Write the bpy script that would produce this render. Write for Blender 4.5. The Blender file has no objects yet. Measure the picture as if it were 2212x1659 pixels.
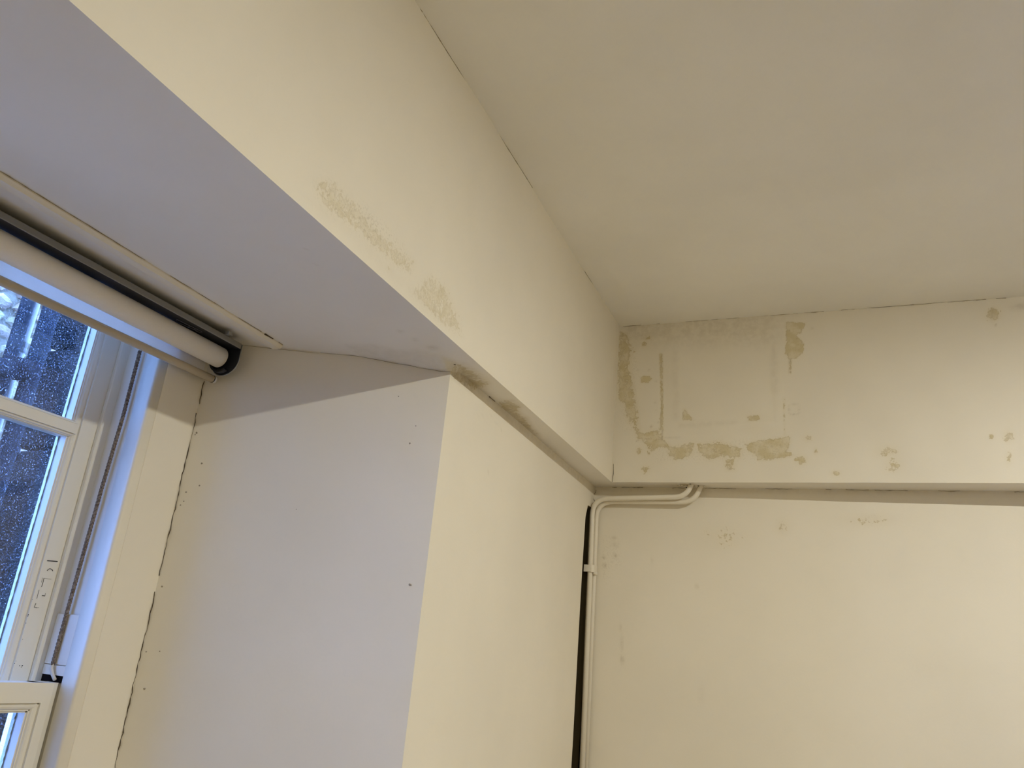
import bpy, bmesh, math, random
import numpy as np
from mathutils import Vector, Matrix

random.seed(7)
rng = np.random.default_rng(7)
sc = bpy.context.scene
C = sc.collection
Z0 = 1.6                       # camera height above the floor; numbers below are measured from the camera

# ------------------------------------------------------------------ camera
F = 1702.85
M = np.array([[0.92487965, 0.36964459, 0.0892217],
              [-0.04475978, 0.33882928, -0.93978257],
              [-0.37761647, 0.86519223, 0.32992152]])
cd = bpy.data.cameras.new('camera')
cam = bpy.data.objects.new('camera', cd)
C.objects.link(cam)
cd.sensor_width = 36.0
cd.lens = F / 2212 * 36.0
cd.clip_start = 0.02
mw = Matrix.Identity(4)
for r in range(3):
    mw[r][0] = M[0, r]; mw[r][1] = -M[1, r]; mw[r][2] = -M[2, r]
mw[2][3] = Z0
cam.matrix_world = mw
sc.camera = cam

# ------------------------------------------------------------------ sky
wd = bpy.data.worlds.new('sky'); sc.world = wd
wd.use_nodes = True
bg = wd.node_tree.nodes['Background']
bg.inputs['Color'].default_value = (0.18, 0.36, 1.0, 1)
bg.inputs['Strength'].default_value = 27.0

# ------------------------------------------------------------------ room lamps (a row of ceiling downlights right of the frame)
LAMPS = [(0.98, 1.30, 1.2985), (0.98, -0.25, 1.2985)]
LAMP_L = [2430.0, 780.0]              # glow of each opal dome
LAMP_C = (1.0, 0.985, 0.90)

vs = sc.view_settings
vs.view_transform = 'Standard'; vs.look = 'None'; vs.exposure = 0.0; vs.gamma = 1.0; vs.use_curve_mapping = False
try:
    sc.cycles.use_denoising = True
    sc.cycles.max_bounces = 9; sc.cycles.diffuse_bounces = 8; sc.cycles.glossy_bounces = 2
    sc.cycles.transparent_max_bounces = 8
    sc.cycles.caustics_reflective = False; sc.cycles.caustics_refractive = False
    sc.cycles.use_adaptive_sampling = True; sc.cycles.adaptive_threshold = 0.06; sc.cycles.adaptive_min_samples = 20
except Exception:
    pass

# ------------------------------------------------------------------ photo pixel <-> place
def on(u, v, ax, val):
    d = M.T @ np.array([(u - 1106) / F, (v - 829.5) / F, 1.0])
    return d * (val / d[ax])
def project(P):
    q = P @ M.T
    return 1106 + F * q[:, 0] / q[:, 2], 829.5 + F * q[:, 1] / q[:, 2]

# ------------------------------------------------------------------ materials
def mat_base(name):
    m = bpy.data.materials.new(name); m.use_nodes = True
    nt = m.node_tree; b = nt.nodes['Principled BSDF']
    return m, nt, b
def node(nt, t, **kw):
    n = nt.nodes.new(t)
    for k, v in kw.items():
        if k == 'inp':
            for kk, vv in v.items(): n.inputs[kk].default_value = vv
        else: setattr(n, k, v)
    return n
def mixc(nt, fac, a, b, mode='MIX'):
    n = node(nt, 'ShaderNodeMix', data_type='RGBA', blend_type=mode)
    for s, v in ((0, fac), (6, a), (7, b)):
        if hasattr(v, 'is_linked') or isinstance(v, bpy.types.NodeSocket): nt.links.new(v, n.inputs[s])
        else: n.inputs[s].default_value = v if s == 0 else (*v, 1)[:4]
    return n.outputs[2]
def math_(nt, op, a, b=None, c=None):
    n = node(nt, 'ShaderNodeMath', operation=op)
    for i, v in enumerate((a, b, c)):
        if v is None: continue
        if isinstance(v, bpy.types.NodeSocket): nt.links.new(v, n.inputs[i])
        else: n.inputs[i].default_value = v
    return n.outputs[0]
def ramp(nt, val, lo, hi, a=0.0, b=1.0):
    n = node(nt, 'ShaderNodeMapRange', interpolation_type='SMOOTHSTEP')
    nt.links.new(val, n.inputs[0])
    n.inputs[1].default_value = lo; n.inputs[2].default_value = hi
    n.inputs[3].default_value = a; n.inputs[4].default_value = b
    return n.outputs[0]
def noise(nt, scale, detail=3.0, rough=0.5, vec=None, dist=0.0):
    n = node(nt, 'ShaderNodeTexNoise')
    n.inputs['Scale'].default_value = scale; n.inputs['Detail'].default_value = detail
    n.inputs['Roughness'].default_value = rough; n.inputs['Distortion'].default_value = dist
    if vec: nt.links.new(vec, n.inputs['Vector'])
    return n.outputs['Fac']
def coords(nt): return node(nt, 'ShaderNodeNewGeometry').outputs['Position']

def paint(name, col, rough=0.6, bump=0.25, stain=0.0, grain=140.0, wave=0.35):
    m, nt, b = mat_base(name)
    pos = coords(nt)
    n1 = noise(nt, 2.2, 4, 0.55, pos)
    c = mixc(nt, ramp(nt, n1, 0.3, 0.7, 0.0, 1.0), tuple(x * 0.965 for x in col), tuple(min(1, x * 1.02) for x in col))
    if stain:
        at = node(nt, 'ShaderNodeAttribute', attribute_name='wear')
        sep = node(nt, 'ShaderNodeSeparateColor'); nt.links.new(at.outputs['Color'], sep.inputs[0])
        nz = noise(nt, 70.0, 4, 0.62, pos, 0.3)
        field = sep.outputs[0]
        gate = ramp(nt, field, 0.05, 0.3)
        sv = math_(nt, 'ADD', field, math_(nt, 'MULTIPLY', math_(nt, 'SUBTRACT', nz, 0.5), 1.7))
        fill = math_(nt, 'MULTIPLY', ramp(nt, sv, 0.43, 0.60), gate)
        ring = math_(nt, 'MULTIPLY', math_(nt, 'MULTIPLY', ramp(nt, sv, 0.42, 0.53), ramp(nt, sv, 0.53, 0.70, 1.0, 0.0)), gate)
        soft = noise(nt, 26.0, 3, 0.6, pos)
        c = mixc(nt, math_(nt, 'MULTIPLY', field, 0.30 * stain), c, (0.60, 0.50, 0.26))
        c = mixc(nt, math_(nt, 'MULTIPLY', fill, ramp(nt, soft, 0.35, 0.62, 0.16 * stain, 0.60 * stain)), c, (0.56, 0.465, 0.22))
        c = mixc(nt, math_(nt, 'MULTIPLY', ring, 0.34 * stain), c, (0.40, 0.31, 0.13))
        # dark brown marks and darker lines along the creases
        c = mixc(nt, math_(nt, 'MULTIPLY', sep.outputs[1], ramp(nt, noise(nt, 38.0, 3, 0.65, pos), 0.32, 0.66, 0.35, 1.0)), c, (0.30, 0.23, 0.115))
        # flaking
        fl = noise(nt, 160.0, 4, 0.7, pos)
        flk = math_(nt, 'MULTIPLY', ramp(nt, fl, 0.54, 0.60), sep.outputs[2])
        c = mixc(nt, math_(nt, 'MULTIPLY', flk, 0.28), c, (0.40, 0.34, 0.22))
    nt.links.new(c, b.inputs['Base Color'])
    b.inputs['Roughness'].default_value = rough
    b.inputs['Specular IOR Level'].default_value = 0.3
    h = math_(nt, 'ADD', math_(nt, 'MULTIPLY', noise(nt, 5.0, 1, 0.5, pos), wave), math_(nt, 'MULTIPLY', noise(nt, grain, 0, 0.5, pos), 0.02))
    if stain:
        h = math_(nt, 'ADD', h, math_(nt, 'MULTIPLY', flk, -0.05))
    bp = node(nt, 'ShaderNodeBump', inp={'Strength': bump, 'Distance': 0.02})
    nt.links.new(h, bp.inputs['Height']); nt.links.new(bp.outputs[0], b.inputs['Normal'])
    return m

def plain(name, col, rough=0.5, metal=0.0, spec=0.5, var=0.06, scale=30.0, bump=0.0, bscale=80.0):
    m, nt, b = mat_base(name)
    pos = coords(nt)
    c = mixc(nt, noise(nt, scale, 3, 0.5, pos), tuple(x * (1 - var) for x in col), tuple(min(1, x * (1 + var)) for x in col))
    nt.links.new(c, b.inputs['Base Color'])
    b.inputs['Roughness'].default_value = rough; b.inputs['Metallic'].default_value = metal
    b.inputs['Specular IOR Level'].default_value = spec
    if bump:
        bp = node(nt, 'ShaderNodeBump', inp={'Strength': bump, 'Distance': 0.004})
        nt.links.new(noise(nt, bscale, 3, 0.55, pos), bp.inputs['Height']); nt.links.new(bp.outputs[0], b.inputs['Normal'])
    return m

CREAM = (0.80, 0.745, 0.62)
WALL = paint('cream wall paint', CREAM, stain=1.0)
WALLF = paint('cream wall paint with faint flaking', CREAM, stain=0.5)
WALLP = paint('cream wall paint plain', CREAM)
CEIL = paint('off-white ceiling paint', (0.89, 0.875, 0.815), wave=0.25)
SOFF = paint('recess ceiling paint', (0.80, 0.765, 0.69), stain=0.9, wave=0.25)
GLOSS = paint('old white gloss paint', (0.80, 0.77, 0.68), rough=0.38, bump=0.18, grain=60, wave=0.1)
LINING = paint('cream window lining paint', (0.80, 0.745, 0.62), rough=0.5, bump=0.15, grain=60, wave=0.1)
PIPEP = plain('cream painted pipe', (0.80, 0.745, 0.62), 0.4, var=0.03, bump=0.1)
CRACK = plain('dark crack', (0.09, 0.07, 0.045), 0.9, spec=0.1)
CRACKS = plain('shallow crack', (0.30, 0.25, 0.16), 0.9, spec=0.1)
CHIP = plain('grey brown chip', (0.34, 0.30, 0.24), 0.9, spec=0.1)
GAPM = plain('painted gap shade', (0.13, 0.105, 0.06), 0.9, spec=0.1)
VOID = plain('black gap', (0.012, 0.01, 0.01), 0.95, spec=0.0)
INK = plain('black lettering', (0.02, 0.02, 0.02), 0.7)
FLOORM = plain('pale timber floor', (0.40, 0.35, 0.28), 0.45, var=0.2, scale=6)
RAIL = plain('grey aluminium rail', (0.24, 0.235, 0.22), 0.45, 0.3)
RAILB = plain('black plastic', (0.02, 0.022, 0.03), 0.35)
CHROME = plain('grey metal rim', (0.35, 0.35, 0.34), 0.35, 0.6)
HEMM = plain('beige hem bar', (0.50, 0.43, 0.32), 0.6, 0.0, 0.3)
LABELM = plain('printed label outline', (0.20, 0.20, 0.27), 0.5)
IRON = plain('dark painted cast iron', (0.008, 0.0085, 0.010), 0.8, 0.0, 0.1, var=0.35, scale=60, bump=0.5)
WPIPE = plain('pale plastic pipe', (0.68, 0.66, 0.62), 0.4)
OPIPE = plain('weathered pale pipe', (0.30, 0.27, 0.22), 0.6, spec=0.2)
PUTTY = plain('white putty', (0.40, 0.39, 0.31), 0.7, var=0.05, bump=0.6, bscale=50)
LENS = plain('opal lamp lens', (0.85, 0.83, 0.78), 0.5)
RING = plain('white lamp ring', (0.8, 0.8, 0.78), 0.4)

def blind_fabric(name, col, trans):
    m, nt, b = mat_base(name)
    nt.nodes.remove(b)
    out = nt.nodes['Material Output']
    d = node(nt, 'ShaderNodeBsdfDiffuse'); t = node(nt, 'ShaderNodeBsdfTranslucent'); mx = node(nt, 'ShaderNodeMixShader')
    w = noise(nt, 400.0, 1, 0.5, coords(nt))
    c = mixc(nt, w, tuple(x * 0.95 for x in col), col)
    nt.links.new(c, d.inputs[0]); nt.links.new(c, t.inputs[0])
    mx.inputs[0].default_value = trans
    nt.links.new(d.outputs[0], mx.inputs[1]); nt.links.new(t.outputs[0], mx.inputs[2]); nt.links.new(mx.outputs[0], out.inputs[0])
    return m
FABRIC = blind_fabric('cream blind fabric', (0.86, 0.81, 0.72), 0.0)
FABRICT = blind_fabric('thin cream blind fabric', (0.85, 0.82, 0.76), 0.55)

def glass_mat():
    m, nt, b = mat_base('dusty window glass')
    nt.nodes.remove(b); out = nt.nodes['Material Output']
    pos = coords(nt)
    tr = node(nt, 'ShaderNodeBsdfTransparent'); tr.inputs[0].default_value = (0.93, 0.96, 0.97, 1)
    gl = node(nt, 'ShaderNodeBsdfGlossy'); gl.inputs['Roughness'].default_value = 0.02
    df = node(nt, 'ShaderNodeBsdfTranslucent'); df.inputs[0].default_value = (0.8, 0.8, 0.78, 1)
    fr = node(nt, 'ShaderNodeFresnel'); fr.inputs[0].default_value = 1.45
    m1 = node(nt, 'ShaderNodeMixShader'); m2 = node(nt, 'ShaderNodeMixShader')
    nt.links.new(math_(nt, 'MULTIPLY', fr.outputs[0], 0.8), m1.inputs[0]); nt.links.new(tr.outputs[0], m1.inputs[1]); nt.links.new(gl.outputs[0], m1.inputs[2])
    sp = ramp(nt, noise(nt, 330.0, 2, 0.6, pos), 0.63, 0.68)
    st = ramp(nt, noise(nt, 90.0, 5, 0.75, pos, 1.5), 0.58, 0.76, 0.0, 0.25)
    haze = ramp(nt, noise(nt, 9.0, 3, 0.5, pos), 0.3, 0.7, 0.002, 0.012)
    dust = math_(nt, 'MINIMUM', math_(nt, 'ADD', math_(nt, 'MULTIPLY', math_(nt, 'MAXIMUM', sp, st), 0.30), haze), 0.6)
    nt.links.new(dust, m2.inputs[0]); nt.links.new(m1.outputs[0], m2.inputs[1]); nt.links.new(df.outputs[0], m2.inputs[2])
    nt.links.new(m2.outputs[0], out.inputs[0])
    return m
GLASS = glass_mat()

def stone_mat(name, c1, c2, tool=False, bump=0.8):
    m, nt, b = mat_base(name)
    pos = coords(nt)
    c = mixc(nt, ramp(nt, noise(nt, 14.0, 5, 0.65, pos), 0.3, 0.7), c1, c2)
    c = mixc(nt, ramp(nt, noise(nt, 90.0, 4, 0.7, pos), 0.55, 0.75, 0.0, 0.5), c, tuple(x * 0.45 for x in c1))
    nt.links.new(c, b.inputs['Base Color']); b.inputs['Roughness'].default_value = 0.9
    b.inputs['Specular IOR Level'].default_value = 0.05
    h = math_(nt, 'ADD', noise(nt, 40.0, 5, 0.6, pos), 0.0)
    if tool:
        wv = node(nt, 'ShaderNodeTexWave', wave_type='BANDS', bands_direction='Z')
        wv.inputs['Scale'].default_value = 26.0; wv.inputs['Distortion'].default_value = 14.0; wv.inputs['Detail'].default_value = 3
        nt.links.new(pos, wv.inputs['Vector'])
        h = math_(nt, 'ADD', h, math_(nt, 'MULTIPLY', wv.outputs['Fac'], 0.16))
    bp = node(nt, 'ShaderNodeBump', inp={'Strength': bump, 'Distance': 0.012})
    nt.links.new(h, bp.inputs['Height']); nt.links.new(bp.outputs[0], b.inputs['Normal'])
    return m
STONE = stone_mat('pale rubble stone', (0.46, 0.38, 0.235), (0.60, 0.52, 0.35))
STONE2 = stone_mat('pinkish rubble stone', (0.46, 0.32, 0.22), (0.56, 0.43, 0.31))
MORTAR = stone_mat('pale lime mortar', (0.36, 0.30, 0.19), (0.46, 0.40, 0.27))
DSTONE = stone_mat('dark outside stone', (0.005, 0.005, 0.0055), (0.013, 0.0125, 0.0115), tool=True)  # very dark, lightly mottled tone all over
GROUND = stone_mat('grey paving', (0.16, 0.155, 0.15), (0.22, 0.21, 0.20))

def rope_mat():
    m, nt, b = mat_base('weathered sash cord')
    pos = coords(nt)
    sx = node(nt, 'ShaderNodeSeparateXYZ'); nt.links.new(pos, sx.inputs[0])
    c = mixc(nt, ramp(nt, noise(nt, 240.0, 3, 0.6, pos), 0.35, 0.65), (0.12, 0.09, 0.068), (0.28, 0.225, 0.17))
    nt.links.new(c, b.inputs['Base Color']); b.inputs['Roughness'].default_value = 0.95; b.inputs['Specular IOR Level'].default_value = 0.1
    return m
ROPE = rope_mat()
ROPEP = plain('paint-covered cord', (0.62, 0.59, 0.52), 0.7, bump=0.4)

# ------------------------------------------------------------------ mesh helpers
def up(p): return (float(p[0]), float(p[1]), float(p[2]) + Z0)
def link(name, me, mat, parent=None, smooth=False):
    o = bpy.data.objects.new(name, me); C.objects.link(o)
    if mat: me.materials.append(mat)
    if parent: 
        o.parent = parent
        o.matrix_parent_inverse = parent.matrix_world.inverted() if parent.type == 'EMPTY' and False else Matrix.Identity(4)
    if smooth:
        for p in me.polygons: p.use_smooth = True
    return o
def mesh(name, verts, faces, mat, parent=None, smooth=False):
    me = bpy.data.meshes.new(name)
    me.from_pydata([up(v) for v in verts], [], faces); me.validate(); me.update()
    return link(name, me, mat, parent, smooth)
def from_bm(name, bm, mat, parent=None, smooth=False):
    me = bpy.data.meshes.new(name); bmesh.ops.recalc_face_normals(bm, faces=bm.faces); bm.to_mesh(me); bm.free()
    return link(name, me, mat, parent, smooth)
def bm_box(bm, x0, x1, y0, y1, z0, z1, bev=0.0, seg=2):
    vv = [bm.verts.new(up((x, y, z))) for x in (x0, x1) for y in (y0, y1) for z in (z0, z1)]
    fs = [(0, 1, 3, 2), (4, 6, 7, 5), (0, 4, 5, 1), (2, 3, 7, 6), (0, 2, 6, 4), (1, 5, 7, 3)]
    ff = [bm.faces.new([vv[i] for i in f]) for f in fs]
    if bev:
        es = list({e for f in ff for e in f.edges})
        bmesh.ops.bevel(bm, geom=es, offset=bev, segments=seg, affect='EDGES', profile=0.6)
def box(name, x0, x1, y0, y1, z0, z1, mat, parent=None, bev=0.0, seg=2):
    bm = bmesh.new(); bm_box(bm, x0, x1, y0, y1, z0, z1, bev, seg)
    return from_bm(name, bm, mat, parent)
def prism_z(name, foot, z0, z1, mat, parent=None, skip=(), smooth=False):
    n = len(foot)
    v = [(x, y, z0) for x, y in foot] + [(x, y, z1) for x, y in foot]
    f = [(i, (i + 1) % n, (i + 1) % n + n, i + n) for i in range(n) if i not in skip]
    f += [tuple(range(n))[::-1], tuple(range(n, 2 * n))]
    return mesh(name, v, f, mat, parent, smooth)
def prism_y(name, prof, y0, y1, mat, parent=None, smooth=False):
    n = len(prof)
    v = [(x, y0, z) for x, z in prof] + [(x, y1, z) for x, z in prof]
    f = [(i, (i + 1) % n, (i + 1) % n + n, i + n) for i in range(n)]
    f += [tuple(range(n))[::-1], tuple(range(n, 2 * n))]
    return mesh(name, v, f, mat, parent, smooth)
def tube_bm(bm, pts, r, seg=12, cap=True):
    pts = [Vector(up(p)) for p in pts]
    rs = r if hasattr(r, '__len__') else [r] * len(pts)
    prev = None; rings = []
    for i, p in enumerate(pts):
        t = (pts[min(i + 1, len(pts) - 1)] - pts[max(i - 1, 0)]).normalized()
        if prev is None:
            a = Vector((0, 0, 1)) if abs(t.z) < 0.9 else Vector((1, 0, 0))
            n = (a - t * a.dot(t)).normalized()
        else:
            n = (prev - t * prev.dot(t)).normalized()
        prev = n; b = t.cross(n)
        rings.append([bm.verts.new(p + (n * math.cos(2 * math.pi * k / seg) + b * math.sin(2 * math.pi * k / seg)) * rs[i]) for k in range(seg)])
    for a, b in zip(rings, rings[1:]):
        for k in range(seg): bm.faces.new((a[k], a[(k + 1) % seg], b[(k + 1) % seg], b[k]))
    if cap: bm.faces.new(rings[0][::-1]); bm.faces.new(rings[-1])
def tube(name, pts, r, mat, parent=None, seg=12):
    bm = bmesh.new(); tube_bm(bm, pts, r, seg)
    return from_bm(name, bm, mat, parent, True)
def tag(o, label=None, cat=None, group=None, kind=None):
    if label: o['label'] = label
    if cat: o['category'] = cat
    if group: o['group'] = group
    if kind: o['kind'] = kind
    return o
def thing(name, label, cat, loc=(0, 0, 0), group=None):
    o = bpy.data.objects.new(name, None); C.objects.link(o)
    o.empty_display_size = 0.05
    return tag(o, label, cat, group)

# fine wall patch: points P(i,j) on a regular net, pushed along n by disp, carrying a 'wear' attribute read from wear(u,v)
def net(name, P00, du, dv, nu, nv, mat, wear=None, disp=None, normal=None, keep=None, parent=None, warp=None):
    i, j = np.meshgrid(np.linspace(0, 1, nu + 1), np.linspace(0, 1, nv + 1), indexing='ij')
    P = np.array(P00)[None, None] + i[..., None] * np.array(du) + j[..., None] * np.array(dv)
    P = P.reshape(-1, 3)
    if warp: P = warp(P)
    u, v = project(P)
    ok = (P @ M.T)[:, 2] > 0.2
    if disp is not None:
        P = P + np.where(ok, disp(u, v, P), 0.0)[:, None] * np.array(normal)
    me = bpy.data.meshes.new(name)
    ids = np.arange((nu + 1) * (nv + 1)).reshape(nu + 1, nv + 1)
    f = np.stack([ids[:-1, :-1], ids[1:, :-1], ids[1:, 1:], ids[:-1, 1:]], -1).reshape(-1, 4)
    if keep is not None:
        cen = P[f].mean(1); f = f[keep(cen)]
    Q = P.copy(); Q[:, 2] += Z0
    me.from_pydata(Q.tolist(), [], f.tolist()); me.update()
    if wear is not None:
        col = np.zeros((len(P), 4), np.float32); col[:, 3] = 1
        col[:, :3] = np.where(ok[:, None], wear(u, v), 0)
        a = me.attributes.new('wear', 'FLOAT_COLOR', 'POINT'); a.data.foreach_set('color', col.ravel())
    return link(name, me, mat, parent, True)

def sdf_poly(u, v, poly):
    poly = np.array(poly, float); d = np.full(u.shape, 1e9); s = np.ones(u.shape)
    n = len(poly)
    for k in range(n):
        a = poly[k]; b = poly[(k + 1) % n]; e = b - a
        wu, wv = u - a[0], v - a[1]
        t = np.clip((wu * e[0] + wv * e[1]) / (e @ e + 1e-9), 0, 1)
        d = np.minimum(d, np.hypot(wu - e[0] * t, wv - e[1] * t))
        c1 = v >= a[1]; c2 = v < b[1]; c3 = e[0] * wv > e[1] * wu
        s = np.where((c1 & c2 & c3) | (~c1 & ~c2 & ~c3), -s, s)
    return -s * d           # positive inside
def patch(u, v, poly, soft=9.0, amp=0.8):
    return amp * np.clip(0.5 + sdf_poly(u, v, poly) / (2 * soft), 0, 1)
def blob(u, v, cu, cv, ru, rv, amp=1.0):
    return amp * np.exp(-(((u - cu) / ru) ** 2 + ((v - cv) / rv) ** 2))
def seg_(u, v, a, b, w, amp):
    e = np.array(b, float) - a; t = np.clip(((u - a[0]) * e[0] + (v - a[1]) * e[1]) / (e @ e), 0, 1)
    d = np.hypot(u - a[0] - e[0] * t, v - a[1] - e[1] * t)
    return amp * np.exp(-(d / w) ** 2)
def mx(*a):
    r = a[0]
    for x in a[1:]: r = np.maximum(r, x)
    return r
def smooth(x, a, b):
    t = np.clip((x - a) / (b - a), 0, 1); return t * t * (3 - 2 * t)

# ------------------------------------------------------------------ main planes
XB = -0.7863        # face of the window-side beam
YB = 2.8184         # face of the back beam
ZS = 0.6621         # underside of the beams
ZC = 1.2985         # ceiling
A = (-0.857, 1.586)  # pier arris
W = (-1.3885, 1.353) # reveal meets window lining
K = (-0.874, 2.888)  # pier meets back wall
XR, YR, ZF = 3.3, -2.7, -1.6   # right wall, rear wall, floor
MIRY = 1.4075       # mirror sum for the other side of the window

def cc(x, y): return (1320 + x / 4.148, 660 + y / 4.148)      # close crop of the stained beam -> photo
def ce(x, y): return (1300 + x / 2.4254, 640 + y / 2.4254)
def cl(x, y): return (600 + x / 3.318, 350 + y / 3.318)
def cs(x, y): return (850 + x / 4.148, 700 + y / 4.148)

def wear_back(u, v):
    pt = lambda L, **k: patch(u, v, [cc(*p) for p in L], **k)
    bl = lambda x, y, r, s, a: blob(u, v, *cc(x, y), r / 4.148, s / 4.148, a)
    R = mx(pt([(60, 220), (150, 250), (175, 380), (165, 560), (200, 700), (215, 850), (240, 950), (245, 1090), (290, 1150), (350, 1120), (440, 1110), (462, 1180), (450, 1225), (370, 1262), (335, 1340), (300, 1230), (230, 1190), (195, 1060), (150, 1050), (110, 880), (60, 840)], soft=6, amp=0.72),
           pt([(430, 430), (462, 430), (470, 1120), (430, 1110), (448, 900)], soft=2.6, amp=0.78),
           pt([(360, 1180), (460, 1190), (540, 1260), (520, 1290), (420, 1270), (340, 1330)], soft=4, amp=0.8),
           pt([(500, 1270), (640, 1250), (740, 1225), (735, 1330), (650, 1375), (580, 1390), (520, 1350)], soft=6, amp=0.72),
           pt([(770, 1240), (960, 1222), (1110, 1255), (1185, 1290), (1150, 1372), (1010, 1355), (880, 1385), (780, 1315)], soft=6, amp=0.74),
           pt([(1200, 1240), (1290, 1215), (1450, 1195), (1590, 1170), (1612, 1215), (1585, 1310), (1640, 1345), (1540, 1370), (1330, 1390), (1215, 1290)], soft=5, amp=0.80),
           pt([(1000, 1360), (1120, 1370), (1110, 1480), (1030, 1480)], soft=7, amp=0.6),
           pt([(1563, 150), (1745, 155), (1705, 240), (1655, 270), (1695, 300), (1732, 345), (1718, 425), (1665, 468), (1622, 480), (1608, 610), (1597, 600), (1596, 478), (1556, 430), (1568, 300)], soft=3.5, amp=0.86),
           pt([(265, 640), (350, 628), (372, 660), (330, 700), (270, 690)], soft=3, amp=0.85),
           pt([(645, 920), (672, 930), (690, 970), (745, 1025), (700, 1030), (640, 1030)], soft=3, amp=0.8),
           pt([(1215, 990), (1330, 985), (1335, 1030), (1230, 1035)], soft=3, amp=0.8),
           pt([(1540, 830), (1556, 830), (1568, 1180), (1550, 1180)], soft=3, amp=0.62),
           bl(330, 290, 40, 30, 0.62), bl(300, 350, 24, 24, 0.85), bl(310, 1470, 45, 45, 0.62), bl(250, 1300, 32, 32, 0.7), bl(1705, 1385, 55, 45, 0.9), bl(150, 400, 70, 40, 0.62))
    c2 = lambda x, y, r, s, a: blob(u, v, *ce(x, y), r / 2.4254, s / 2.4254, a)
    R = mx(R, c2(2050, 95, 42, 36, 0.95), c2(2130, 735, 28, 32, 0.75), c2(2040, 738, 14, 14, 0.9), c2(1225, 925, 26, 14, 0.8), c2(1500, 815, 60, 30, 0.58), c2(1530, 885, 45, 40, 0.58), c2(1120, 810, 12, 18, 0.85), c2(1080, 745, 24, 18, 0.62), c2(2130, 850, 20, 40, 0.5))
    G = mx(0.24 * smooth(v, 770, 715) * smooth(u, 1720, 1640) * smooth(u, 1335, 1360),
           seg_(u, v, cc(575, 280), cc(580, 1000), 8, 0.10), seg_(u, v, cc(1455, 280), cc(1470, 760), 8, 0.13),
           seg_(u, v, cc(620, 1075), cc(1100, 1050), 6, 0.10), seg_(u, v, cc(455, 440), cc(452, 1110), 1.7, 0.35),
           seg_(u, v, cc(460, 1120), cc(458, 1200), 1.4, 0.4), seg_(u, v, cc(480, 1185), cc(620, 1185), 1.3, 0.25),
           seg_(u, v, cc(1560, 170), cc(1570, 290), 1.5, 0.25), seg_(u, v, cc(1600, 480), cc(1603, 600), 2.0, 0.35),
           c2(2050, 95, 16, 26, 0.5), c2(2062, 150, 5, 6, 0.55), c2(2190, 55, 50, 22, 0.30),
           bl(300, 352, 14, 14, 0.4), bl(280, 270, 10, 8, 0.4), bl(245, 580, 10, 8, 0.4), bl(340, 580, 10, 8, 0.4), bl(405, 678, 9, 8, 0.4), bl(360, 1085, 12, 10, 0.5), bl(420, 1050, 6, 8, 0.5), bl(230, 1212, 8, 8, 0.4), bl(1800, 205, 12, 8, 0.4), bl(310, 1470, 14, 14, 0.35), bl(1060, 1465, 16, 12, 0.3), bl(395, 870, 8, 8, 0.3), bl(405, 940, 8, 8, 0.3), bl(150, 95, 22, 10, 0.3),
           c2(2130, 735, 9, 12, 0.35), c2(2040, 738, 8, 8, 0.35))
    for k in range(12):
        a = k / 12 * 2 * math.pi
        G = np.maximum(G, bl(1640 + 45 * math.copysign(min(1, abs(1.3 * math.cos(a))), math.cos(a)), 930 + 45 * math.copysign(min(1, abs(1.3 * math.sin(a))), math.sin(a)), 10, 8, 0.22 if k % 3 else 0.38))
    B = mx(0.55 * patch(u, v, [cc(330, 1240), cc(1600, 1180), cc(1620, 1340), cc(1300, 1390), cc(400, 1400)], soft=8, amp=1), 0.5 * patch(u, v, [cc(80, 350), cc(240, 400), cc(250, 1130), cc(80, 1130)], soft=8, amp=1))
    return np.stack([R, G, B], -1)

def wear_left(u, v):
    pt = lambda L, **k: patch(u, v, [cl(*p) for p in L], **k)
    bl = lambda x, y, r, s, a: blob(u, v, *cl(x, y), r / 3.318, s / 3.318, a)
    band = [(255, 130), (400, 145), (480, 240), (570, 320), (650, 420), (770, 545), (900, 650), (985, 715), (955, 800), (860, 750), (740, 650), (640, 570), (560, 480), (440, 405), (320, 310), (280, 220)]
    band2 = [(960, 930), (1090, 810), (1210, 890), (1245, 1000), (1300, 1120), (1320, 1260), (1200, 1170), (1100, 1095), (1040, 1020)]
    R = mx(pt(band, soft=9, amp=0.60), pt(band2, soft=9, amp=0.58), bl(1120, 1050, 38, 45, 0.75), bl(1190, 1145, 30, 26, 0.66), bl(800, 765, 28, 24, 0.62))
    G = mx(bl(1120, 1050, 20, 30, 0.22), pt([(180, 230), (420, 400), (700, 640), (1000, 930), (1250, 1180), (1180, 1170), (800, 810), (420, 470)], soft=9, amp=0.07),
           bl(460, 495, 6, 6, 0.5), bl(282, 312, 5, 5, 0.5), bl(1278, 448, 5, 5, 0.4), bl(1100, 820, 7, 8, 0.4), bl(520, 235, 8, 8, 0.3))
    B = mx(pt(band, soft=10, amp=0.95), pt(band2, soft=10, amp=0.7), pt([(480, 260), (600, 300), (900, 600), (960, 760), (700, 560)], soft=8, amp=1.0))
    return np.stack([R, G, B], -1)

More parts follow.
